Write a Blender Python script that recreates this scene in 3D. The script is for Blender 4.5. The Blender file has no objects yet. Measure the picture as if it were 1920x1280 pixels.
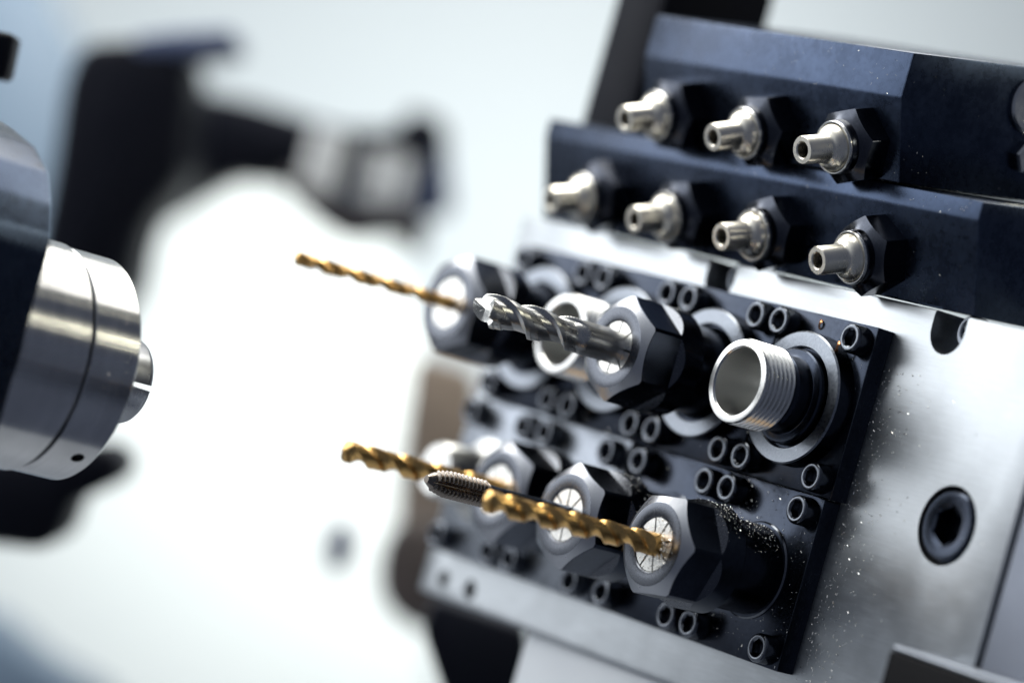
import bpy, bmesh, math, random
from mathutils import Vector, Matrix
rnd = random.Random(7)
S = 0.001                       # everything below is written in millimetres
sc = bpy.context.scene
C = sc.collection
PI = math.pi; TAU = 2*math.pi

# machine axes: u along the tool rows (towards the viewer), v up, n out of the plate (the way the tools point)
def W(u, v, n): return Vector((u*S, -n*S, v*S))

# ------------------------------------------------------------------ camera
cam_pos = (768.83, -12.81, 663.36)
cr = (0.56917887, 0.27326498, -0.77547512); cu = (-0.15603537, 0.96191516, 0.2244375); cd = (0.80727218, -0.00674354, 0.59014079)
cd_ = bpy.data.cameras.new('camera'); cam = bpy.data.objects.new('camera', cd_); C.objects.link(cam)
r_, u_, d_ = [W(*a)/S for a in (cr, cu, cd)]
M = Matrix.Identity(4)
for i in range(3):
    M[i][0], M[i][1], M[i][2] = r_[i], u_[i], d_[i]
M.translation = W(*cam_pos)
cam.matrix_world = M
cd_.sensor_width = 36; cd_.lens = 36*7295.44/1920
cd_.clip_start = 0.01; cd_.clip_end = 50
cd_.dof.use_dof = True; cd_.dof.focus_distance = 0.999; cd_.dof.aperture_fstop = 4.0
cd_.dof.aperture_blades = 0
sc.camera = cam
def far(x, y, depth):           # a spot in the machine space, depth in mm from the camera
    q = [cr[i]*(x-960)/7295.44 - cu[i]*(y-640)/7295.44 - cd[i] for i in range(3)]
    return Vector([cam_pos[i] + q[i]*depth for i in range(3)])

# ------------------------------------------------------------------ world, lamps, exposure
w = bpy.data.worlds.new('World'); sc.world = w; w.use_nodes = True
bg = w.node_tree.nodes['Background']
wt = w.node_tree                 # the bright side of the machine room is to the left and above, the dark side to the right
tcw = wt.nodes.new('ShaderNodeTexCoord'); dotn = wt.nodes.new('ShaderNodeVectorMath'); dotn.operation = 'DOT_PRODUCT'
dotn.inputs[1].default_value = Vector((-.80, -.42, .40)).normalized(); wt.links.new(tcw.outputs['Generated'], dotn.inputs[0])
rmp = wt.nodes.new('ShaderNodeValToRGB'); wt.links.new(dotn.outputs['Value'], rmp.inputs[0])
cr0 = rmp.color_ramp; cr0.elements[0].position = 0.0; cr0.elements[0].color = (.070, .082, .115, 1)
cr0.elements[1].position = .85; cr0.elements[1].color = (.85, .90, .95, 1)
e = cr0.elements.new(.35); e.color = (.15, .17, .215, 1)
wt.links.new(rmp.outputs[0], bg.inputs[0]); bg.inputs[1].default_value = 1.0
sc.view_settings.view_transform = 'Standard'; sc.view_settings.look = 'None'
sc.view_settings.exposure = 0; sc.view_settings.gamma = 1
try: sc.view_settings.use_curve_mapping = False
except Exception: pass

def lamp(name, pos, target, sx, sy, radiance, col, spread=180):
    l = bpy.data.lights.new(name, 'AREA'); l.shape = 'RECTANGLE'; l.size = sx*S; l.size_y = sy*S
    l.energy = radiance*PI*sx*sy*S*S; l.color = col; l.spread = math.radians(spread)
    o = bpy.data.objects.new(name, l); C.objects.link(o)
    p, t = W(*pos), W(*target)
    o.location = p; o.rotation_euler = (t-p).to_track_quat('-Z', 'Y').to_euler()
    return o
lamp('softbox', (-640, 230, 540), (-20, 0, 0), 700, 560, 2.8, (0.95, 0.98, 1.0))
lamp('upper_softbox', (-730, 520, 235), (-20, 0, 0), 420, 360, 5.5, (1.0, 0.99, 0.95))
lamp('top_lamp', (-300, 620, 120), (-40, 0, 20), 520, 420, 8.0, (1.0, 0.98, 0.90))
lamp('rear_top_lamp', (-290, 610, -240), (-80, -20, 60), 760, 440, 4.2, (1.0, 0.98, 0.90))
lamp('wall_fill', tuple(far(1350, 520, 1850)), tuple(far(480, 560, 2050)), 250, 250, 7.2, (1.0, 0.99, 0.93))  # added fill light hidden behind the plate, brightens guard and back wall
lamp('background_fill', tuple(far(900, -1000, 1450)), tuple(far(900, 0, 2200)), 240, 240, 11.0, (1.0, 0.985, 0.90))  # added fill light out of view, brightens the far parts and upper wall
for tx, ty, tn, tw in ((20, 575, -410, 9), (352, 448, -413, 8), (376, 426, -413, 4), (404, 400, -413, 6), (440, 350, -413, 3)):
    lamp('tube_lamp', (tx, ty, tn), (-95, -43, 170), 300, tw, 40.0, (1.0, 0.96, 0.74))

# ------------------------------------------------------------------ materials
def mat(name, base, metallic=0., rough=.4, noise=0., nscale=(1, 1, 1), bump=0., rvar=0., spec=.5, detail=4, cvar=0., coat=0., speck=0., fine=None):
    m = bpy.data.materials.new(name); m.use_nodes = True
    nt = m.node_tree; N = nt.nodes; L = nt.links
    p = N['Principled BSDF']
    p.inputs['Base Color'].default_value = (*base, 1); p.inputs['Metallic'].default_value = metallic
    p.inputs['Roughness'].default_value = rough; p.inputs['Specular IOR Level'].default_value = spec
    if coat: p.inputs['Coat Weight'].default_value = coat; p.inputs['Coat Roughness'].default_value = .08
    tc = N.new('ShaderNodeTexCoord'); mp = N.new('ShaderNodeMapping'); L.new(tc.outputs['Object'], mp.inputs[0])
    mp.inputs['Scale'].default_value = [1000*a for a in nscale]
    nz = N.new('ShaderNodeTexNoise'); nz.inputs['Scale'].default_value = 1.0; nz.inputs['Detail'].default_value = detail; nz.inputs['Roughness'].default_value = .65
    L.new(mp.outputs[0], nz.inputs['Vector'])
    big = N.new('ShaderNodeTexNoise'); big.inputs['Scale'].default_value = 90; big.inputs['Detail'].default_value = 5
    L.new(tc.outputs['Object'], big.inputs['Vector'])
    if rvar:
        ad = N.new('ShaderNodeMath'); ad.operation = 'ADD'; L.new(nz.outputs[0], ad.inputs[0]); L.new(big.outputs[0], ad.inputs[1])
        mr = N.new('ShaderNodeMapRange'); L.new(ad.outputs[0], mr.inputs[0])
        mr.inputs[1].default_value = .6; mr.inputs[2].default_value = 1.4; mr.inputs[3].default_value = max(.02, rough-rvar); mr.inputs[4].default_value = rough+rvar
        L.new(mr.outputs[0], p.inputs['Roughness'])
    if cvar:
        mx = N.new('ShaderNodeMix'); mx.data_type = 'RGBA'
        ad2 = N.new('ShaderNodeMath'); ad2.operation = 'MULTIPLY'; L.new(nz.outputs[0], ad2.inputs[0]); L.new(big.outputs[0], ad2.inputs[1])
        mr2 = N.new('ShaderNodeMapRange'); L.new(ad2.outputs[0], mr2.inputs[0]); mr2.inputs[1].default_value = .12; mr2.inputs[2].default_value = .4
        L.new(mr2.outputs[0], mx.inputs[0])
        mx.inputs[6].default_value = (*[c*(1-cvar) for c in base], 1); mx.inputs[7].default_value = (*[min(1, c*(1+cvar)) for c in base], 1)
        L.new(mx.outputs[2], p.inputs['Base Color'])
    if bump:
        b = N.new('ShaderNodeBump'); b.inputs['Strength'].default_value = bump; b.inputs['Distance'].default_value = .00005
        L.new(nz.outputs[0], b.inputs['Height']); last = b
        if fine:
            wv = N.new('ShaderNodeTexWave'); wv.wave_type = 'BANDS'; wv.bands_direction = 'X'
            m2 = N.new('ShaderNodeMapping'); m2.inputs['Scale'].default_value = (1000*fine, 1000*fine*.0, 1000*fine*.35); L.new(tc.outputs['Object'], m2.inputs[0])
            wv.inputs['Scale'].default_value = 1.0; wv.inputs['Distortion'].default_value = .6; L.new(m2.outputs[0], wv.inputs['Vector'])
            b2 = N.new('ShaderNodeBump'); b2.inputs['Strength'].default_value = .12; b2.inputs['Distance'].default_value = .00002
            L.new(wv.outputs[1], b2.inputs['Height']); L.new(b.outputs[0], b2.inputs['Normal']); last = b2
        L.new(last.outputs[0], p.inputs['Normal'])
    return m
MT = {}
MT['plate'] = mat('ground_steel', (.50, .525, .55), 1, .40, nscale=(.12, 1.3, 1.3), bump=.35, rvar=.05, cvar=.12)
MT['panel'] = mat('grey_panel', (.20, .22, .27), .6, .45, nscale=(.6, .6, .6), bump=.1, rvar=.06)
def turned(m, amount, rot):        # marks run round the turned axis, so highlights smear along it
    nt = m.node_tree; p = nt.nodes['Principled BSDF']; t = nt.nodes.new('ShaderNodeTangent'); t.direction_type = 'RADIAL'; t.axis = 'Y'
    p.inputs['Anisotropic'].default_value = amount; p.inputs['Anisotropic Rotation'].default_value = rot
    nt.links.new(t.outputs[0], p.inputs['Tangent'])
MT['black'] = mat('black_oxide', (.036, .043, .060), 1, .22, nscale=(.8, .8, .8), bump=.12, rvar=.07, cvar=.25)
MT['block'] = mat('black_oxide_milled', (.040, .054, .088), 1, .28, nscale=(.5, .5, .5), bump=.10, rvar=.07, cvar=.25, fine=.5)
MT['shadeblack'] = mat('recess_shade', (.006, .006, .008), 0, .5)  # near-black standing in for shade inside slots and bores
MT['screw'] = mat('blackened_screw', (.12, .13, .15), 1, .20, nscale=(2, 2, 2), bump=.1, rvar=.08, cvar=.25)
MT['steel'] = mat('turned_steel', (.66, .66, .65), 1, .24, nscale=(.3, 6, .3), bump=.10, rvar=.07, cvar=.08)
MT['chuck'] = mat('ground_chuck_steel', (.62, .62, .62), 1, .19, nscale=(.05, 1.8, .05), bump=.06, rvar=.03, cvar=.14)
turned(MT['chuck'], .85, 0.25)
MT['ring'] = mat('seal_ring_steel', (.24, .26, .295), 1, .33, nscale=(1.2, 1.2, 1.2), bump=.3, rvar=.14, cvar=.3)
MT['cone'] = mat('ground_bevel_steel', (.38, .39, .42), 1, .30, nscale=(1, 1, 1), bump=.08, rvar=.06)
MT['face'] = mat('nut_face_steel', (.10, .107, .125), 1, .26, nscale=(1.5, 1.5, 1.5), bump=.15, rvar=.08, cvar=.12)
MT['collet'] = mat('collet_steel', (.74, .73, .70), 1, .30, nscale=(1, 1, 1), bump=.15, rvar=.1, cvar=.12)
MT['nickel'] = mat('nickel_plated_nozzle', (.90, .85, .74), 1, .29, nscale=(1, 4, 1), bump=.06, rvar=.06, cvar=.06)
MT['carbide'] = mat('bright_carbide', (.60, .60, .585), 1, .30, nscale=(3, .6, 3), bump=.22, rvar=.06, cvar=.12)
MT['tap'] = mat('dark_tap_steel', (.23, .20, .175), 1, .25, nscale=(2, 2, 2), bump=.1, rvar=.08, cvar=.2)
MT['tapneck'] = mat('blued_tap_shank', (.10, .12, .16), 1, .22, nscale=(2, 2, 2), bump=.1, rvar=.08)
MT['gold'] = mat('gold_coating', (.82, .50, .18), 1, .31, nscale=(1.5, .5, 1.5), bump=.12, rvar=.08, cvar=.18)
MT['white'] = mat('white_machine_paint', (.66, .73, .78), 0, .5, nscale=(.02, .02, .02), rvar=.05)
MT['floor'] = mat('pale_chip_tray', (.26, .28, .32), 0, .5, nscale=(.02, .02, .02), rvar=.05)
MT['dark'] = mat('dark_machine_casting', (.006, .007, .012), 0, .5, nscale=(.05, .05, .05), rvar=.08, spec=.08)
MT['bluegrey'] = mat('blue_grey_machine_paint', (.085, .11, .20), 0, .4, nscale=(.05, .05, .05), rvar=.06)
MT['light'] = mat('pale_cover_paint', (.76, .82, .84), 0, .45, nscale=(.05, .05, .05), rvar=.06)
MT['lightbar'] = mat('dull_steel_bar', (.74, .77, .80), 0, .4, nscale=(.05, .05, .05), rvar=.06)
MT['brown'] = mat('oily_brown_casting', (.23, .185, .15), 0, .5, nscale=(.05, .05, .05), rvar=.06, cvar=.3)
MT['paleblue'] = mat('pale_blue_paint', (.15, .21, .29), 0, .5, nscale=(.05, .05, .05), rvar=.05)
MT['browndark'] = mat('brown_black_casting', (.022, .017, .016), 0, .5, nscale=(.05, .05, .05), rvar=.05, spec=.2)
MT['hexblack'] = mat('black_hex_nut', (.055, .06, .075), 1, .20, nscale=(2, 2, 2), bump=.1, rvar=.07, cvar=.25)
MT['bore'] = mat('honed_bore_steel', (.80, .80, .78), 1, .34, nscale=(.5, 5, .5), bump=.2, rvar=.06)
MT['brownmid'] = mat('oily_dark_brown_casting', (.065, .052, .048), 0, .5, nscale=(.05, .05, .05), rvar=.06, cvar=.4)
MT['soot'] = mat('matt_black_paint', (.0025, .0025, .004), 0, .6, spec=.1)
MT['copper'] = mat('copper_chip', (.75, .36, .17), 1, .3, nscale=(2, 2, 2), bump=.2, rvar=.1)
MT['chip'] = mat('bright_chip', (.85, .83, .78), 1, .18)
MT['oil'] = mat('oil_drop', (.9, .85, .7), 0, .05)

# ------------------------------------------------------------------ mesh helpers
def to_obj(name, bm, mats, parent=None, smooth=35, loc=None):
    me = bpy.data.meshes.new(name)
    bmesh.ops.recalc_face_normals(bm, faces=bm.faces)
    for v in bm.verts: v.co = W(*v.co)
    bm.to_mesh(me); bm.free()
    for m in (mats if isinstance(mats, (list, tuple)) else [mats]): me.materials.append(MT[m])
    if smooth:
        for p in me.polygons: p.use_smooth = True
        me.set_sharp_from_angle(angle=math.radians(smooth))
    o = bpy.data.objects.new(name, me); C.objects.link(o)
    if parent: o.parent = parent
    if loc is not None: o.location = W(*loc)
    return o
def tag(o, label, cat, group=None, kind=None):
    if label: o['label'] = label
    if cat: o['category'] = cat
    if group: o['group'] = group
    if kind: o['kind'] = kind
    return o
def thing(name, label, cat, loc=(0, 0, 0), group=None):
    o = bpy.data.objects.new(name, None); o.empty_display_size = .01; C.objects.link(o); o.location = W(*loc)
    return tag(o, label, cat, group)
def val(f, t): return f(t) if callable(f) else f
def rings(rs, thetas=64, bm=None, close0=False, close1=True, mi=0, pos=(0, 0), axis=None, loop=False):
    """a turned skin: rs is a list of (radius, n) or (radius, n, material); either may be a function of the angle"""
    bm = bm or bmesh.new()
    th = [TAU*i/thetas for i in range(thetas)] if isinstance(thetas, int) else thetas
    rows = []
    for r in rs:
        row = []
        for t in th:
            rr, aa = val(r[0], t), val(r[1], t)
            row.append(bm.verts.new((pos[0]+rr*math.cos(t), pos[1]+rr*math.sin(t), aa)))
        rows.append(row)
    n = len(th)
    for k in range(len(rows)-1 + (1 if loop else 0)):
        a, b = rows[k], rows[(k+1) % len(rows)]
        mm = rs[k][2] if len(rs[k]) > 2 else mi
        for i in range(n):
            f = bm.faces.new((a[i], a[(i+1) % n], b[(i+1) % n], b[i])); f.material_index = mm
    if close0: bm.faces.new(rows[0]).material_index = rs[0][2] if len(rs[0]) > 2 else mi
    if close1: bm.faces.new(rows[-1]).material_index = rs[-1][2] if len(rs[-1]) > 2 else mi
    return bm
def box(a, b, bev=0., bm=None, segs=2, mi=0):
    bm = bm or bmesh.new()
    vs = [bm.verts.new((x, y, z)) for z in (a[2], b[2]) for y in (a[1], b[1]) for x in (a[0], b[0])]
    fs = [bm.faces.new([vs[i] for i in q]) for q in ((0, 1, 3, 2), (4, 6, 7, 5), (0, 4, 5, 1), (2, 3, 7, 6), (0, 2, 6, 4), (1, 5, 7, 3))]
    for f in fs: f.material_index = mi
    if bev:
        es = {e for f in fs for e in f.edges}
        bmesh.ops.bevel(bm, geom=list(es), offset=bev, segments=segs, affect='EDGES', profile=.5)
    return bm
def prism(poly, lo, hi, axis='u', bev=0., bm=None, segs=2):
    """poly points in the two other axes (order: u,v,n without the extruded one)"""
    bm = bm or bmesh.new()
    def P(p, h): return {'u': (h, p[0], p[1]), 'v': (p[0], h, p[1]), 'n': (p[0], p[1], h)}[axis]
    A = [bm.verts.new(P(p, lo)) for p in poly]; B = [bm.verts.new(P(p, hi)) for p in poly]
    fs = [bm.faces.new(A), bm.faces.new(B[::-1])]
    k = len(poly)
    for i in range(k): fs.append(bm.faces.new((A[i], B[i], B[(i+1) % k], A[(i+1) % k])))
    bmesh.ops.recalc_face_normals(bm, faces=fs)
    if bev: bmesh.ops.bevel(bm, geom=list({e for f in fs for e in f.edges}), offset=bev, segments=segs, affect='EDGES', profile=.5)
    return bm
def hexr(h):                    # distance to a hexagon of half width h
    def f(t):
        q = (t+PI/6) % (PI/3) - PI/6
        return h/math.cos(q)
    return f
def cut(o, cutters):
    for c in cutters:
        md = o.modifiers.new('cut', 'BOOLEAN'); md.object = c; md.operation = 'DIFFERENCE'; md.solver = 'EXACT'
    dg = bpy.context.evaluated_depsgraph_get(); dg.update()
    me = bpy.data.meshes.new_from_object(o.evaluated_get(dg))
    o.modifiers.clear(); o.data = me
    for p in me.polygons: p.use_smooth = True
    me.set_sharp_from_angle(angle=math.radians(30))
    for c in cutters: bpy.data.objects.remove(c)
def cyl(r, n0, n1, pos=(0, 0), th=48): return rings([(r, n0), (r, n1)], th, close0=True, close1=True, pos=pos)

# ------------------------------------------------------------------ setting
dv = Vector(cd); rv = Vector(cr); uv = Vector(cu)
def oriented(bm, centre):       # bm built in (right, up, towards camera) millimetres, set down at a place in machine space
    for v in bm.verts: v.co = centre + rv*v.co[0] + uv*v.co[1] + dv*v.co[2]
    return bm
o = to_obj('back_wall', oriented(box((-1500, -1100, -40), (1500, 1100, 0)), far(900, 500, 2250)), 'white'); tag(o, None, None, kind='structure')
o = to_obj('floor', box((-1900, -520, -1500), (40, -480, 1200)), 'floor'); tag(o, None, None, kind='structure')

# ------------------------------------------------------------------ tool plate
PV = 45.8
plate = thing('tool_plate', 'bright ground steel plate carrying both rows of black tool holders', 'machine plate')
body = to_obj('plate_body', box((-150, -82, -34), (81, 31, 0), .8), 'plate', plate, smooth=30)
cutters = [to_obj('cutter', cyl(10.2, -6, 5, (58.3, -20.7)), 'plate'),
           to_obj('cutter', cyl(2.6, -12, 5, (-139, -76.4)), 'plate'), to_obj('cutter', cyl(2.9, -12, 5, (-125.4, -76.8)), 'plate')]
for sx in (39.2, -54.5):
    bmm = bmesh.new(); pts = [(sx-6.3, 40), (sx-6.3, 26.5)] + [(sx-6.3*math.cos(PI*i/16), 26.5-6.3*math.sin(PI*i/16)) for i in range(1, 16)] + [(sx+6.3, 26.5), (sx+6.3, 40)]
    cutters.append(to_obj('cutter', prism(pts, -10, 5, 'n'), 'plate'))
cut(body, cutters)
def cap_screw(r, h, soc, depth, th=96):
    hx = hexr(soc/2)
    return rings([(r-.25, 0), (lambda t: r*(.985+.015*math.copysign(1, math.sin(48*t+.03))), .25), (lambda t: r*(.985+.015*math.copysign(1, math.sin(48*t+.03))), h-r*.26), (r, h-r*.22), (r*.985, h-r*.13), (r*.94, h-r*.05), (r*.87, h), (soc*.5*1.30, h), (soc*.5*1.24, h-.08), (lambda t: hx(t)*1.02, h-.35), (hx, h-.5), (hx, h-depth), (.4, h-depth-.4)], th)
to_obj('counterbore_screw', cap_screw(9.6, 6.2, 8.6, 5.2), 'black', plate, loc=(58.3, -20.7, -6.1))
for sx in (41.2, -53.5): to_obj('slot_screw', cap_screw(4.4, 5, 4.2, 3), 'screw', plate, loc=(sx, 27.5, -9.9))
pn = thing('side_panel', 'dark grey flat panel beyond the groove at the right edge', 'panel', (82.8, 0, 0))
to_obj('panel_sheet', box((0, -160, -30), (160, 26, -.4), .6), 'panel', pn)
bb = thing('stop_block', 'black block with bright top edge in front of the plate, bottom right corner', 'block', (72.3, -51.5, 0))
to_obj('block_body', box((0, -60, .4), (120, -1.7, 20), .5, segs=3), 'soot', bb)
to_obj('top_strip', box((0, -1.65, .4), (120, 0, 19.6), .8, segs=3), 'ring', bb)  # paler strip puts the reflection on the top chamfer into the colour

# ------------------------------------------------------------------ tool holders
def copy_mesh(o, parent, loc=None):
    c = o.copy(); C.objects.link(c); c.parent = parent
    if loc is not None: c.location = W(*loc)
    return c
proto = {}
def once(key, make, parent, loc=(0, 0, 0)):
    if key not in proto:
        proto[key] = make(parent); proto[key].location = W(*loc); return proto[key]
    return copy_mesh(proto[key], parent, loc)
TH_NUT = sorted([k*PI/3 + a for k in range(6) for a in [i*PI/3/24 - PI/6 for i in range(24)] + [math.acos(12.7/14.35), -math.acos(12.7/14.35)]])
def make_nut(parent):
    h, R, r0 = 12.7, 14.35, 11.0
    def fl(t):
        q = (t+PI/6) % (PI/3) - PI/6
        return min(h/math.cos(q), R)
    k = .62
    L = 19.7
    rs = [(7.15, -4, 2), (7.15, -.35, 2), (7.4, -.05, 2), (7.6, 0, 2), (r0-.35, 0, 2), (r0-.1, -.05, 1), (r0, -.12, 1),
          (lambda t: fl(t)-.12, lambda t: -(fl(t)-.12-r0)*k-.12, 0), (fl, lambda t: -(fl(t)-r0)*k-.26, 0), (fl, -11.2, 3),
          (lambda t: fl(t)+(R-fl(t))*.5, lambda t: -11.2-(R-fl(t))*.55, 3), (lambda t: R-.001*(R-fl(t)), lambda t: -11.2-(R-fl(t))*1.1, 0),
          (R, -14.0, 0), (R, -L+.8, 0), (R-.8, -L, 0), (11.5, -L, 0)]
    bm = rings(rs, TH_NUT, close1=False)
    return to_obj('collet_nut', bm, ['black', 'cone', 'face', 'face'], parent, smooth=22)
def make_collet(bore):
    def f(parent):
        bm = bmesh.new()
        for k in range(8):
            a0, a1 = k*TAU/8, (k+1)*TAU/8
            ro, ri, g = 6.95, bore+.05, .28
            arc = [(ro*math.cos(a), ro*math.sin(a)) for a in [a0+g/ro+(a1-a0-2*g/ro)*i/8 for i in range(9)]]
            arc2 = [(ri*math.cos(a), ri*math.sin(a)) for a in [a0+g/ri+(a1-a0-2*g/ri)*i/8 for i in range(9)]] if g/ri < .35 else [(ri*math.cos((a0+a1)/2), ri*math.sin((a0+a1)/2))]
            prism(arc+arc2[::-1], -3, 0, 'n', bm=bm)
        rings([(7.1, -2.9), (.5, -2.9)], 24, bm=bm, mi=1, close1=False)  # black disc behind the slots paints in their shade
        o = to_obj('collet', bm, ['collet', 'shadeblack'], parent, smooth=30)
        return o
    return f
def make_flange(parent):
    return to_obj('flange', box((-19.2, -22.85, 0), (19.2, 22.85, 5.5), .3), 'black', parent, smooth=30)
def make_ring(parent):
    rs = [(17.6, 5.4, 1), (17.6, 10.5, 0), (17.2, 10.9, 0), (13.6, 10.9, 0), (13.3, 10.6, 1), (13.3, 9.6, 1), (12.7, 9.6, 1), (12.7, 5.4, 1)]
    return to_obj('seal_ring', rings(rs, 96, close1=False, loop=True), ['ring', 'black'], parent, smooth=30)
def thread_profile(R, n0, n1, pitch, depth, bore, th=96):
    rs = []
    m = int((n1-n0)/pitch*10)
    for i in range(m+1):
        a = n0+(n1-n0)*i/m
        def rf(t, a=a):
            ph = ((a/pitch + t/TAU) % 1.0)
            z = abs(ph-.5)*2
            fade = min(1, max(0, (n1-a-.4)/.6))
            return R - depth*min(1, max(0, 1.25*z-.12))*fade - max(0, (a-(n1-.8)))*.55
        rs.append((rf, a, 1))
    return rs
def make_sleeve_thread(parent):
    rs = [(12.6, 5.4, 0), (12.6, 12.2, 0), (12.2, 12.6, 0), (10.5, 12.8, 0), (10.2, 13.0, 0), (10.2, 17.6, 0), (9.6, 18.2, 0), (9.6, 19.6, 1)] + thread_profile(11.3, 19.8, 30.0, 1.5, .85, 8.8)
    rs += [(10.5, 30.05, 1), (9.2, 30.05, 1), (8.8, 29.6, 3), (7.9, 17, 3), (7.2, 8, 3), (1, 8, 3)]
    return to_obj('spindle_sleeve', rings(rs, 96), ['black', 'steel', 'black', 'bore'], parent, smooth=28)
def make_sleeve_plain(nback):
    def f(parent):
        rs = [(12.9, 5.4, 1), (12.9, 5.9, 1), (12.5, 6.3, 0), (11.8, 6.4), (11.8, nback-1.5, 1), (11.4, nback-1.1, 0), (11.2, nback-.5), (11.2, nback+3)]  # paler rims painted in as highlights on the sleeve edges
        return to_obj('spindle_sleeve', rings(rs, 72, close1=False), ['black', 'screw'], parent, smooth=30)
    return f
def make_screw(parent): return to_obj('cap_screw', cap_screw(3.85, 4.8, 4.0, 2.9), 'screw', parent, smooth=40)

def holder(u, row, nface, bore, label, nut=True, ring=True, su=29.2, turn=0, pale=False, plug=False):
    off, dn = ((.8, .6), (-1.1, -.8))[row]; u += off; nface += dn
    t = thing('tool_holder', label, 'tool holder', (u, -PV*row, 0), 'black flanged tool holders on the plate')
    fo = once('flange', make_flange, t)
    if pale: fo.material_slots[0].link = 'OBJECT'; fo.material_slots[0].material = MT['ring']
    for x in (-su/2, su/2):
        for y in (-18.35, 18.35):
            o = once('screw', make_screw, t, (x, y, 5.5)); o.rotation_euler = (0, rnd.random()*TAU, 0)
    if ring: once('ring', make_ring, t)
    if nut:
        once('sleeve%.1f' % nface, make_sleeve_plain(nface-19.7), t)
        nt = once('nut', make_nut, t, (0, 0, nface))
        nt.rotation_euler = (0, math.radians(-turn), 0)
        c = once('collet%.1f' % bore, make_collet(bore), nt, (0, 0, -.45)); c.rotation_euler = (0, rnd.random(), 0)
    elif plug: to_obj('spindle_end', rings([(12, 5.4), (12, 9), (8.2, 10), (8.2, 24), (7.2, 26)], 48), 'collet', t, smooth=30)
    else:
        once('threaded', make_sleeve_thread, t)
    return t
UC, LC, LD = -117, -83, -121
holder(0, 0, 0, 0, 'tool holder with open bare silver threaded sleeve, nearest in the upper row', nut=False)
holder(-39, 0, 40.7, 4.25, 'tool holder with black hex nut clamping the silver end mill')
holder(-78, 0, 0, 0, 'tool holder with open threaded sleeve partly hidden behind the silver end mill', nut=False)
holder(UC, 0, 40.9, 1.7, 'blurred far tool holder clamping the thin gold drill at top', turn=-10)
holder(0, 1, 41.3, 2.7, 'tool holder speckled with chips clamping the nearest gold drill', ring=False, turn=-23)
holder(-39, 1, 41.2, 2.6, 'tool holder with hex nut clamping the dark threaded tap', ring=False, turn=8)
holder(LC, 1, 32.5, 2.8, 'blurred tool holder clamping the gold drill behind the tap', ring=False, turn=10, pale=True)
holder(LD, 1, 0, 0, 'strongly blurred tool holder with round silver spindle end, furthest in the lower row', nut=False, su=26, pale=True, plug=True, ring=False)

# ------------------------------------------------------------------ cutting tools
def smooth01(x): x = max(0, min(1, x)); return x*x*(3-2*x)
def drill(R, n0, tip, lead, flute_end):
    na = int((tip-n0)*4); th = 100; rs = []
    plen = R*.5
    for i in range(na+1):
        a = n0+(tip-n0)*i/na
        cone = (tip-a)/plen*R
        fade = smooth01((a-flute_end)/3.0)
        tw = TAU*a/lead
        def rf(t, a=a, cone=cone, fade=fade, tw=tw):
            q = ((t - tw) % PI)/PI              # one flute per half turn
            if q < .09: r = 1.0
            elif q < .10: r = .96
            elif q < .45: r = .945
            else:
                s = (q-.45)/.55
                r = .945 - .44*math.sin(PI*min(1, s*1.01))**.62 if s < .985 else .98
            r = R*(1-(1-r)*fade)
            return min(r, max(.02, cone) if cone < r else r)
        rs.append((rf, a))
    return rings(rs, th, close0=True)
def endmill(R, n0, tip, lead, fl_end):
    na = int((tip-n0)*6); th = 200; rs = []
    for i in range(na+1):
        a = n0+(tip-n0)*i/na
        fade = smooth01((a-fl_end)/4.5)
        tw = TAU*a/lead + .3
        def rf(t, a=a, fade=fade, tw=tw):
            q = ((t - tw) % PI)/PI
            if q < .05: r = 1.0
            elif q < .055: r = .965
            elif q < .25: r = .96-.04*(q-.055)/.195
            elif q < .26: r = .86
            elif q < .60: r = .86-.15*(q-.26)/.34
            elif q < .88: r = .71+.02*(q-.60)/.28
            elif q < .90: r = .73+.05*(q-.88)/.02
            else: r = .78+.22*smooth01((q-.90)/.035)
            r = 1-(1-r)*fade
            return R*r
        rs.append((rf, a))
    # end teeth: behind each cutting lip the end face falls away
    def lip(t):
        q = ((t - TAU*tip/lead - .3) % PI)/PI
        return tip - 1.9*smooth01((q-.04)/.5)*(1-smooth01((q-.93)/.05))
    rs = [(f, (lambda t, a=a: min(a, lip(t)))) if a > tip-2.2 else (f, a) for f, a in rs]
    last = rs[-1][0]
    rs.append((lambda t: last(t)*.5, lambda t: lip(t)*.6+(tip-1.2)*.4)); rs.append((lambda t: last(t)*.08, lambda t: tip-1.3))
    return rings(rs, th, close0=True)
def tap(R, n0, tip, thr, pitch):
    na = int((tip-thr)*9); th = 96
    rs = [(2.55, n0, 1), (2.55, thr-2.5, 1), (2.7, thr-1.2, 1)]
    for i in range(na+1):
        a = thr+(tip-thr)*i/na
        lead_in = min(1, .62+.38*(tip-a)/6.0)
        nose = min(1, .42+.58*(tip-a)/2.2)
        fade = smooth01((a-thr)/1.0)
        def rf(t, a=a, lead_in=lead_in, nose=nose, fade=fade):
            ph = (a/pitch + t/TAU) % 1.0
            z = abs(ph-.5)*2
            crest = R*lead_in
            r = crest - .95*min(1, max(0, 1.2*z-.1))
            q = ((t+.55) % (TAU/3))/(TAU/3)
            if q < .42: r = min(r, R*(.96-.46*math.sin(PI*q/.42)))
            r = min(r, R*.66*nose) if nose < 1 else r
            return max(.05, r*fade+2.7*(1-fade))
        rs.append((rf, a, 0))
    return rings(rs, th, close0=True)
G_D = 'gold coated twist drills held by the collets'
def tool(name, label, cat, u, row, bm, m, group=None, sm=30):
    off, dn = ((.8, .6), (-1.1, -.8))[row]
    o = to_obj(name, bm, m, smooth=sm, loc=(u+off, -PV*row, dn)); return tag(o, label, cat, group)
tool('twist_drill', 'thin blurred gold twist drill at the top left of the tools', 'drill', UC, 0, drill(1.95, 36, 93.3, 22, 42), 'gold', G_D)
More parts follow.
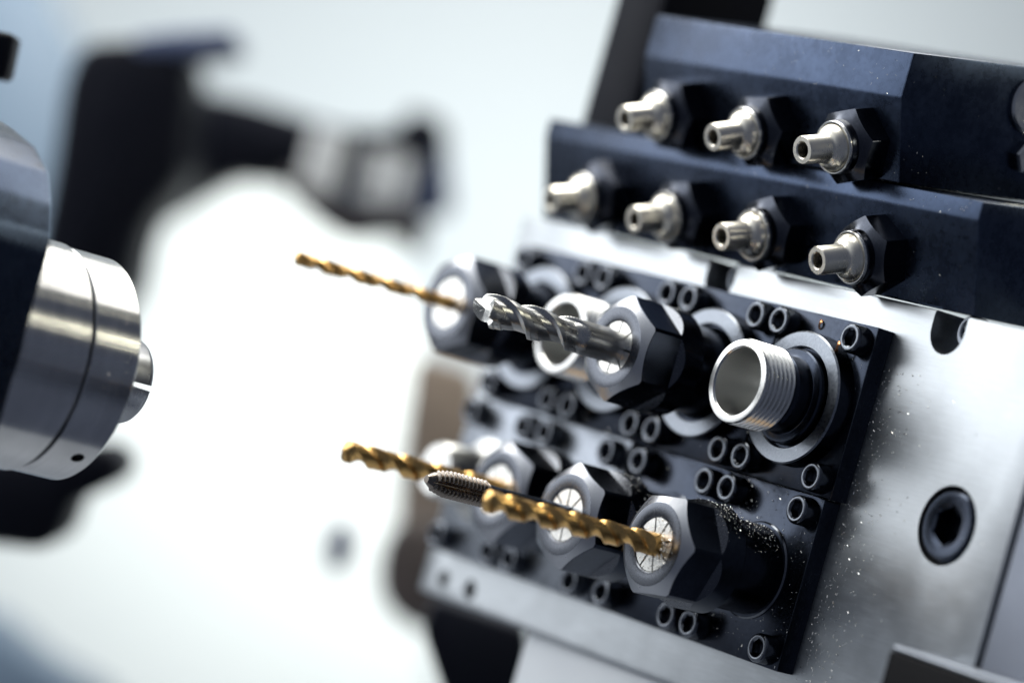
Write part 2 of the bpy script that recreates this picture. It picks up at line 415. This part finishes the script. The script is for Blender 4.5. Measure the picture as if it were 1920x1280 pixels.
tool('twist_drill', 'gold twist drill nearest the viewer, crossing in front of the tap', 'drill', 0, 1, drill(3.0, 37, 96.5, 20.5, 42), 'gold', G_D)
tool('twist_drill', 'gold twist drill whose tip reaches out furthest left behind the tap', 'drill', LC, 1, drill(3.1, 28, 84.4, 23, 36), 'gold', G_D)
tool('end_mill', 'sharp silver end mill with two spiral flutes', 'end mill', -39, 0, endmill(4.45, 36, 84.9, 25, 52), 'carbide', sm=17)
tool('threading_tap', 'dark steel tap with fine thread teeth and pointed nose', 'tap', -39, 1, tap(3.65, 37, 87.0, 67.5, 1.25), ['tap', 'tapneck'], sm=25)

# ------------------------------------------------------------------ coolant blocks and nozzles
def block(name, label, u0, u1, prof):
    t = thing(name, label, 'coolant block', (u0, prof[0][0], 0), 'black coolant nozzle blocks')
    p = [(v-prof[0][0], n) for v, n in prof]
    to_obj('block_body', prism(p, 0, u1-u0, 'u', bev=.55, segs=2), 'block', t, smooth=25)
    return t
mid = block('nozzle_block', 'long black block under the other one, carrying four silver nozzles', -142.4, 45.6, [(31.4, -1.4), (54.7, 6), (59.6, 6), (68.3, -54), (35.9, -54)])
topb = block('nozzle_block', 'short black block on top, carrying three silver nozzles', -98.4, 11.9, [(60.2, 5.3), (81.3, 12.3), (93.1, 12.3), (105.2, -54), (69, -54)])
to_obj('end_plug', rings([(7.6, 0), (7.6, 1.0), (7.0, 1.5), (5.4, 1.5), (4.8, .6), (.3, .6)], 48), 'steel', topb).matrix_local = Matrix.Translation(W(110.3, 90.8-60.2, -31.5)) @ Matrix.Rotation(PI/2, 4, 'Z') 
to_obj('pipe_fitting', rings([(4.6, 0), (4.6, 2.0), (4, 2.6), (.3, 2.6)], 6), 'steel', topb).matrix_local = Matrix.Translation(W(110.3, 77.3-60.2, -34)) @ Matrix.Rotation(PI/2, 4, 'Z')
def make_noz_hex(parent):
    h, R = 9.2, 10.55
    def fl(t):
        q = (t+PI/6) % (PI/3) - PI/6
        return min(h/math.cos(q), R)
    th = sorted([k*PI/3 + a for k in range(6) for a in [i*PI/3/16 - PI/6 for i in range(16)] + [math.acos(h/R), -math.acos(h/R)]])
    rs = [(fl, -1), (fl, lambda t: 9.9-(fl(t)-7.3)*.5), (7.3, 9.95), (7.15, 10.1), (7.15, 12.0), (6.9, 12.4), (6.3, 12.4), (6.1, 11.6)]
    return to_obj('hex_nut', rings(rs, th, close1=False), 'hexblack', parent, smooth=22)
def make_noz_tip(parent):
    rs = [(6.2, 11.4), (6.2, 12.6), (6.05, 13.3), (5.75, 14.0), (5.3, 14.7), (4.8, 15.2), (4.3, 15.5), (3.9, 15.75), (3.75, 16.1)]
    rs += [(3.72, 23.0), (3.5, 23.35), (2.35, 23.35), (2.05, 23.05), (1.95, 20, 1), (1.9, 15, 1), (.2, 15, 1)]  # bore coloured near-black for the shade inside it
    return to_obj('nozzle_tip', rings(rs, 64), ['nickel', 'shadeblack'], parent, smooth=40)
def make_noz_ring(parent):
    return to_obj('retaining_ring', rings([(7.0, 12.35), (7.0, 12.8), (6.8, 13.05), (6.45, 13.05), (6.3, 12.7), (6.3, 12.35)], 64, close1=False, loop=True), 'steel', parent, smooth=40)
G_N = 'silver coolant nozzles on the black blocks'
def nozzle(u, v, n, tilt, yaw, label, spin):
    t = thing('coolant_nozzle', label, 'nozzle', (u, v, n), G_N)
    t.rotation_euler = (math.radians(tilt+rnd.uniform(-2.2, 2.2)), 0, math.radians(yaw+rnd.uniform(-2.5, 2.5)))
    h = once('nhex', make_noz_hex, t); h.rotation_euler = (0, math.radians(spin), 0)
    once('ntip', make_noz_tip, t); once('nring', make_noz_ring, h)
    return t
for (u, spin, lab) in [(-108.5, 5, 'nozzle furthest left on the lower black block, blurred'), (-69.5, 22, 'nozzle between its blurred left neighbour and the third on the lower block'), (-31.5, 11, 'nozzle above the dark slot, third along the lower block'), (9.5, 2, 'sharp nozzle nearest the right end of the lower block')]:
    nozzle(u, 42.3, 0.1, 17.5, 0, lab, spin)
for (u, spin, lab) in [(-78.5, 30, 'blurred leftmost nozzle on the upper black block'), (-39.5, 24, 'middle nozzle of the three on the upper block'), (-2.5, 16, 'sharp rightmost nozzle on the upper block beside its dark end')]:
    nozzle(u, 68.6, 6.0, 19, 0, lab, spin)

# ------------------------------------------------------------------ main spindle on the left
CU, CV, CN = -95.7, -43.0, 161.3
ch = thing('spindle_chuck', 'silver ground chuck ring pointing at the tools from the left', 'chuck', (CU, CV, CN))
bm = rings([(27.6, 13.6), (28.9, 13.6), (29.2, 13.3), (29.2, .5), (28.8, 0), (27.0, -.1), (11.9, -.1), (11.9, 4)], 128, close1=False)
fr = to_obj('front_ring', bm, 'chuck', ch, smooth=24)
cutr = to_obj('cutter', cyl(1.75, 20, 40), 'plate', smooth=0)
ha = math.radians(-46)
cutr.matrix_world = Matrix.Translation(W(CU, CV, CN+4.7)) @ Vector((0, -1, 0)).rotation_difference(Vector((math.cos(ha), 0, math.sin(ha)))).to_matrix().to_4x4()
bpy.context.view_layer.update()
to_obj('rear_ring', rings([(27.4, 14.5), (29.2, 14.5), (29.75, 15.1), (29.75, 33.8), (29.2, 34.4), (24, 34.4)], 128, close1=False), 'chuck', ch, smooth=24)
cut(fr, [cutr])
to_obj('collar', rings([(27.2, 34.0), (27.2, 36.0), (26.0, 36.2), (26.0, 44), (20, 44)], 96, close1=False), 'black', ch, smooth=30)
bm = bmesh.new()
for sgn in (1, -1):
    g = .75
    def half(r, n):
        a0 = math.asin(g/r)
        return [(r*math.cos(a0+(PI-2*a0)*i/32), sgn*r*math.sin(a0+(PI-2*a0)*i/32), n) for i in range(33)]
    prof = [(11.4, 4), (11.2, -14.8), (10.7, -15.9), (10.0, -16.6), (8.0, -17.2)]
    rows = [[bm.verts.new(p) for p in half(r, n)] for r, n in prof]
    for a, b in zip(rows, rows[1:]):
        for i in range(32): bm.faces.new((a[i], a[i+1], b[i+1], b[i]))
        bm.faces.new((a[0], b[0], b[-1], a[-1]))
    bm.faces.new(rows[-1])
to_obj('collet_nose', bm, 'cone', ch, smooth=35)
hs = thing('spindle_housing', 'black rounded spindle housing cut off by the left edge', 'housing', (-66, -60, 197))
prof = [(p0[0]+2.5, p0[1]) for p0 in [(-61, 74), (-46, 73), (-33, 70.8), (-20, 67.8), (-10, 62.5), (-4, 55), (0, 48), (1.3, 43), (1, 30), (1.3, 0), (1.3, -60), (-75, -60), (-75, 74)]]
to_obj('housing_body', prism(prof, 0, 130, 'n', bev=1.0), 'block', hs, smooth=30)
p = far(6, 106, 1060)
bl = thing('guide_bracket', 'small black bracket end poking in at the upper left edge', 'bracket', tuple(p))
bm = box((-40, -6.4, -8), (3.0, 6.2, 8), 1.6, segs=3)
bmesh.ops.rotate(bm, verts=bm.verts, cent=(0, 0, 0), matrix=Matrix.Rotation(math.radians(-12), 3, 'Z'))
to_obj('bracket_body', oriented(bm, Vector((0, 0, 0))), 'dark', bl)

# ------------------------------------------------------------------ machine parts far out of focus
def far_thing(name, label, cat, x, y, depth, group=None): return thing(name, label, cat, tuple(far(x, y, depth)), group)
def mm(px, depth): return px*depth/7295.44
def far_poly(part, parent, x, y, depth, pts, thick, m, bev=2):
    poly = [(mm(a-x, depth), -mm(b-y, depth)) for a, b in pts]
    return to_obj(part, oriented(prism(poly, -thick, 0, 'n', bev=bev), Vector((0, 0, 0))), m, parent)
t = far_thing('door_panel', 'pale blue blurred panel behind the dark headstock at the left edge', 'panel', 40, 250, 1750)
far_poly('panel_sheet', t, 40, 250, 1750, [(-200, -60), (70, -60), (150, 95), (150, 560), (-200, 620)], 20, 'paleblue', 4)
t = far_thing('headstock', 'dark blurred headstock casting behind the chuck', 'headstock', 220, 300, 1360)
far_poly('casting', t, 220, 300, 1360, [(150, 78), (340, 70), (355, 160), (340, 330), (260, 420), (235, 560), (60, 700), (20, 700), (95, 330), (120, 150)], 90, 'dark', 6)
far_poly('cover_lip', t, 220, 300, 1352, [(250, 66), (330, 56), (440, 52), (440, 92), (340, 104), (250, 100)], 60, 'bluegrey')
t = far_thing('lower_bracket', 'dark blurred rounded bracket below the chuck', 'bracket', 110, 930, 1230)
far_poly('bracket_body', t, 110, 930, 1230, [(-60, 860), (100, 850), (190, 830), (228, 860), (222, 900), (180, 925), (128, 940), (115, 1000), (80, 1032), (-60, 1015)], 60, 'dark', 4)
t = far_thing('turret_arm', 'long dark blurred arm running right from the headstock', 'arm', 580, 260, 1480)
far_poly('arm_body', t, 580, 260, 1480, [(250, 150), (380, 168), (480, 190), (640, 240), (752, 240), (762, 200), (832, 222), (838, 276), (800, 296), (650, 282), (545, 300), (520, 345), (430, 335), (320, 400), (250, 430)], 60, 'dark', 4)
t = far_thing('curved_lever', 'brown black blurred lever curving under the pale cylinders', 'lever', 660, 420, 1470)
far_poly('lever_body', t, 660, 420, 1470, [(520, 330), (560, 330), (610, 385), (680, 412), (760, 400), (800, 420), (795, 470), (765, 480), (735, 440), (680, 450), (640, 450), (590, 415), (540, 370)], 30, 'browndark', 3)
cyls = [(608, 300, 36, 112, 'wide pale blurred cylinder under the dark arm'), (708, 330, 20, 100, 'slim pale blurred cylinder, left of its twin under the arm'), (752, 338, 18, 90, 'slim blurred cylinder right of its twin under the arm')]
for x, y, wd, hh, lab in cyls:
    t = far_thing('pale_cylinder', lab, 'cylinder', x, y, 1440, 'pale cylinders under the dark arm')
    bm = rings([(mm(wd, 1440), -mm(hh/2, 1440)), (mm(wd, 1440), mm(hh/2, 1440))], 40, close0=True)
    bmesh.ops.rotate(bm, verts=bm.verts, cent=(0, 0, 0), matrix=Matrix.Rotation(-PI/2, 3, 'X'))
    bmesh.ops.rotate(bm, verts=bm.verts, cent=(0, 0, 0), matrix=Matrix.Rotation(math.radians(-15), 3, 'Z'))
    to_obj('cylinder_body', oriented(bm, Vector((0, 0, 0))), 'lightbar', t)
t = far_thing('cylinder_mount', 'blue grey blurred mount behind the pale cylinders', 'mount', 720, 330, 1500)
far_poly('mount_body', t, 720, 330, 1500, [(540, 240), (835, 250), (850, 400), (760, 420), (640, 400), (540, 330)], 20, 'bluegrey', 3)
t = far_thing('splash_guard', 'broad white blurred guard with a rounded top beside the chuck', 'guard', 420, 700, 2050)
far_poly('guard_sheet', t, 420, 700, 2050, [(225, 640), (222, 520), (245, 430), (300, 365), (380, 335), (470, 335), (550, 375), (620, 450), (690, 470), (760, 560), (800, 700), (830, 1500), (-300, 1500), (-300, 900), (60, 760)], 40, 'light', 6)
t = far_thing('pale_disc', 'small pale blurred disc below the dark arm', 'disc', 690, 480, 2100)
to_obj('disc_body', oriented(rings([(mm(55, 2100), -30), (mm(55, 2100), -4), (mm(45, 2100), 0)], 48, close0=True), Vector((0, 0, 0))), 'light', t)
t = far_thing('hose', 'dark thin blurred hose left of the far drill', 'hose', 588, 540, 1420)
far_poly('hose_body', t, 588, 540, 1420, [(600, 500), (622, 505), (596, 560), (574, 556)], 8, 'bluegrey', 1)
t = far_thing('rubber_foot', 'small dark blurred oval plug left of the plate', 'plug', 636, 1025, 1420)
bm = rings([(mm(46, 1420), -12), (mm(46, 1420), -2), (mm(36, 1420), 0)], 48, close0=True)
bmesh.ops.scale(bm, vec=(.62, 1.1, 1), verts=bm.verts); bmesh.ops.rotate(bm, verts=bm.verts, cent=(0, 0, 0), matrix=Matrix.Rotation(math.radians(-8), 3, 'Z'))
to_obj('plug_body', oriented(bm, Vector((0, 0, 0))), 'bluegrey', t)
t = far_thing('way_cover', 'brown blurred casting edge left of the plate', 'casting', 770, 930, 1480)
far_poly('casting_body', t, 770, 930, 1480, [(775, 655), (900, 690), (900, 1100), (745, 1100), (738, 1000), (748, 850)], 60, 'brown', 6)
t = far_thing('gear_housing', 'dark brown blurred housing low down left of the plate', 'housing', 770, 1080, 1400)
far_poly('housing_shell', t, 770, 1080, 1400, [(730, 985), (800, 960), (900, 1000), (900, 1215), (760, 1175), (712, 1130), (705, 1060)], 60, 'brownmid', 6)
t = far_thing('lower_casting', 'dark blurred casting under the left end of the plate', 'casting', 900, 1210, 1190)
far_poly('casting_body', t, 900, 1210, 1190, [(815, 1120), (990, 1180), (985, 1330), (840, 1330), (790, 1180)], 40, 'dark', 3)
t = far_thing('corner_patch', 'blue grey blurred ledge in the bottom left corner', 'patch', 0, 1290, 1500)  # added blue grey piece that darkens the bottom left corner
far_poly('patch_body', t, 0, 1290, 1500, [(-200, 1120), (-20, 1165), (80, 1250), (190, 1310), (230, 1450), (-200, 1450)], 60, 'paleblue', 4)
t = thing('plate_support', 'pale grey support block under the plate at the bottom edge', 'support', (-78, -82.3, -4))
to_obj('support_body', box((-22, -70, -30), (110, 0, 0), 1.5), 'lightbar', t)
t = thing('column', 'dark upright post behind the left end of the upper nozzle block', 'post', (-148, 50, -30))
to_obj('post_body', box((-7, -10, -24), (16, 150, 16), 2), 'dark', t)

# ------------------------------------------------------------------ chips and oil
def chips():
    bm = bmesh.new()
    def dot(p, r, k):
        r = min(.2, r*1.15*(1+.9*rnd.random()**8))
        if k < .65:
            bmesh.ops.create_icosphere(bm, subdivisions=1, radius=r, matrix=Matrix.Translation(p))
        else:
            m = Matrix.Translation(p) @ Matrix.Rotation(rnd.random()*PI, 4, 'Z') @ Matrix.Rotation(rnd.random()*.8, 4, 'X') @ Matrix.Diagonal((2.2, .6, .45, 1))
            bmesh.ops.create_cube(bm, size=r*1.5, matrix=m)
    R = lambda a, b: a+(b-a)*rnd.random()
    for _ in range(420):                                        # plate, right of the flanges
        x = 20+abs(rnd.gauss(0, 8)); y = R(-75, 14)
        dot((x, y, .05), abs(rnd.gauss(.10, .07))+.05, rnd.random())
    for _ in range(60): dot((R(25, 80), R(-75, 20), .04), R(.04, .12), rnd.random())
    for _ in range(260):                                        # lower near flange face
        x, y = R(-18, 18), R(-22, 22)
        if math.hypot(x, y) > 12.3: dot((x, -PV+y, 5.55), abs(rnd.gauss(.08, .05))+.04, rnd.random())
    for _ in range(110):
        x, y = R(-19, 19), R(-22, 22)
        if math.hypot(x, y) > 18: dot((x, y, 5.55), R(.04, .13), rnd.random())
    for _ in range(260):                                        # top of the near nut and its sleeve
        a = rnd.gauss(PI*.36, .32); n = R(8, 30); rr = 11.85 if n < 21 else 14.4
        dot((rr*math.cos(a), -PV+rr*math.sin(a), n), abs(rnd.gauss(.09, .06))+.04, rnd.random())
    for _ in range(160):                                        # collet of the near drill
        a = R(0, TAU); rr = R(2.9, 7.4)
        dot((rr*math.cos(a), -PV+rr*math.sin(a), 41.0), abs(rnd.gauss(.10, .05))+.04, rnd.random())
    for _ in range(60):
        a = rnd.gauss(PI*.3, .5); dot((-39+14.4*math.cos(a), 14.4*math.sin(a), R(22, 29)), R(.05, .15), rnd.random())
        a = rnd.gauss(PI*.4, .5); dot((-39+14.4*math.cos(a), -PV+14.4*math.sin(a), R(22, 29)), R(.06, .2), rnd.random())
    for _ in range(38):                                         # on the blocks
        dot((R(-60, 45), R(54.5, 59), 6.05), R(.05, .12), rnd.random())
        dot((R(-60, 11), R(81, 92), 12.35), R(.04, .10), rnd.random())
        v = R(33, 54); dot((R(-40, 45), v, -1.4+7.4*(v-31)/23.5+.05), R(.04, .11), rnd.random())
    for _ in range(40): dot((12.0, R(61, 92), R(-40, 10)), R(.05, .12), rnd.random())
    for _ in range(60):                                         # chuck rim
        a = R(-.2, .7); dot((CU+29.35*math.cos(a), CV+29.35*math.sin(a), CN+R(2, 30)), R(.05, .12), rnd.random())
    for _ in range(40):                                         # far sparkling chips between the holders
        dot((R(-110, -30), R(-34, -18), R(6, 10)), R(.2, .45), rnd.random())
    return bm
o = to_obj('metal_chips', chips(), 'chip', smooth=60); tag(o, None, None, kind='stuff')
def curl(label, u, v, n, s, m):
    bm = bmesh.new(); top = []; bot = []
    for i in range(9):
        x = i/8; hw = s*.5*(math.sin(PI*(.12+.8*x))**.7)*(1+.25*math.sin(9*x))
        cx, cz = s*.35*math.sin(2.6*x)+s*.1*math.sin(7*x), s*.55*math.sin(PI*x)
        for lst, dz in ((top, .09), (bot, 0)):
            lst.append([bm.verts.new((cx-hw*.6, -s*1.6*x, cz*.5+dz)), bm.verts.new((cx, -s*1.6*x, cz+dz)), bm.verts.new((cx+hw*.6, -s*1.55*x, cz*.6+dz))])
    for L_ in (top, bot):
        for a, b in zip(L_, L_[1:]):
            for j in range(2): bm.faces.new((a[j], a[j+1], b[j+1], b[j]))
    for j in (0, 2):
        for k in range(8): bm.faces.new((top[k][j], top[k+1][j], bot[k+1][j], bot[k][j]))
    return tag(to_obj('copper_chip', bm, m, smooth=40, loc=(u, v, n)), label, 'metal chip', 'curled copper chips')
curl('curled copper chip lying on the black flange above the silver ring', -2.5, 21.5, 5.6, 1.7, 'copper')
curl('thin copper curl caught beside the screw at the corner of the flange', 10.6, 17.0, 9.0, 1.9, 'copper')
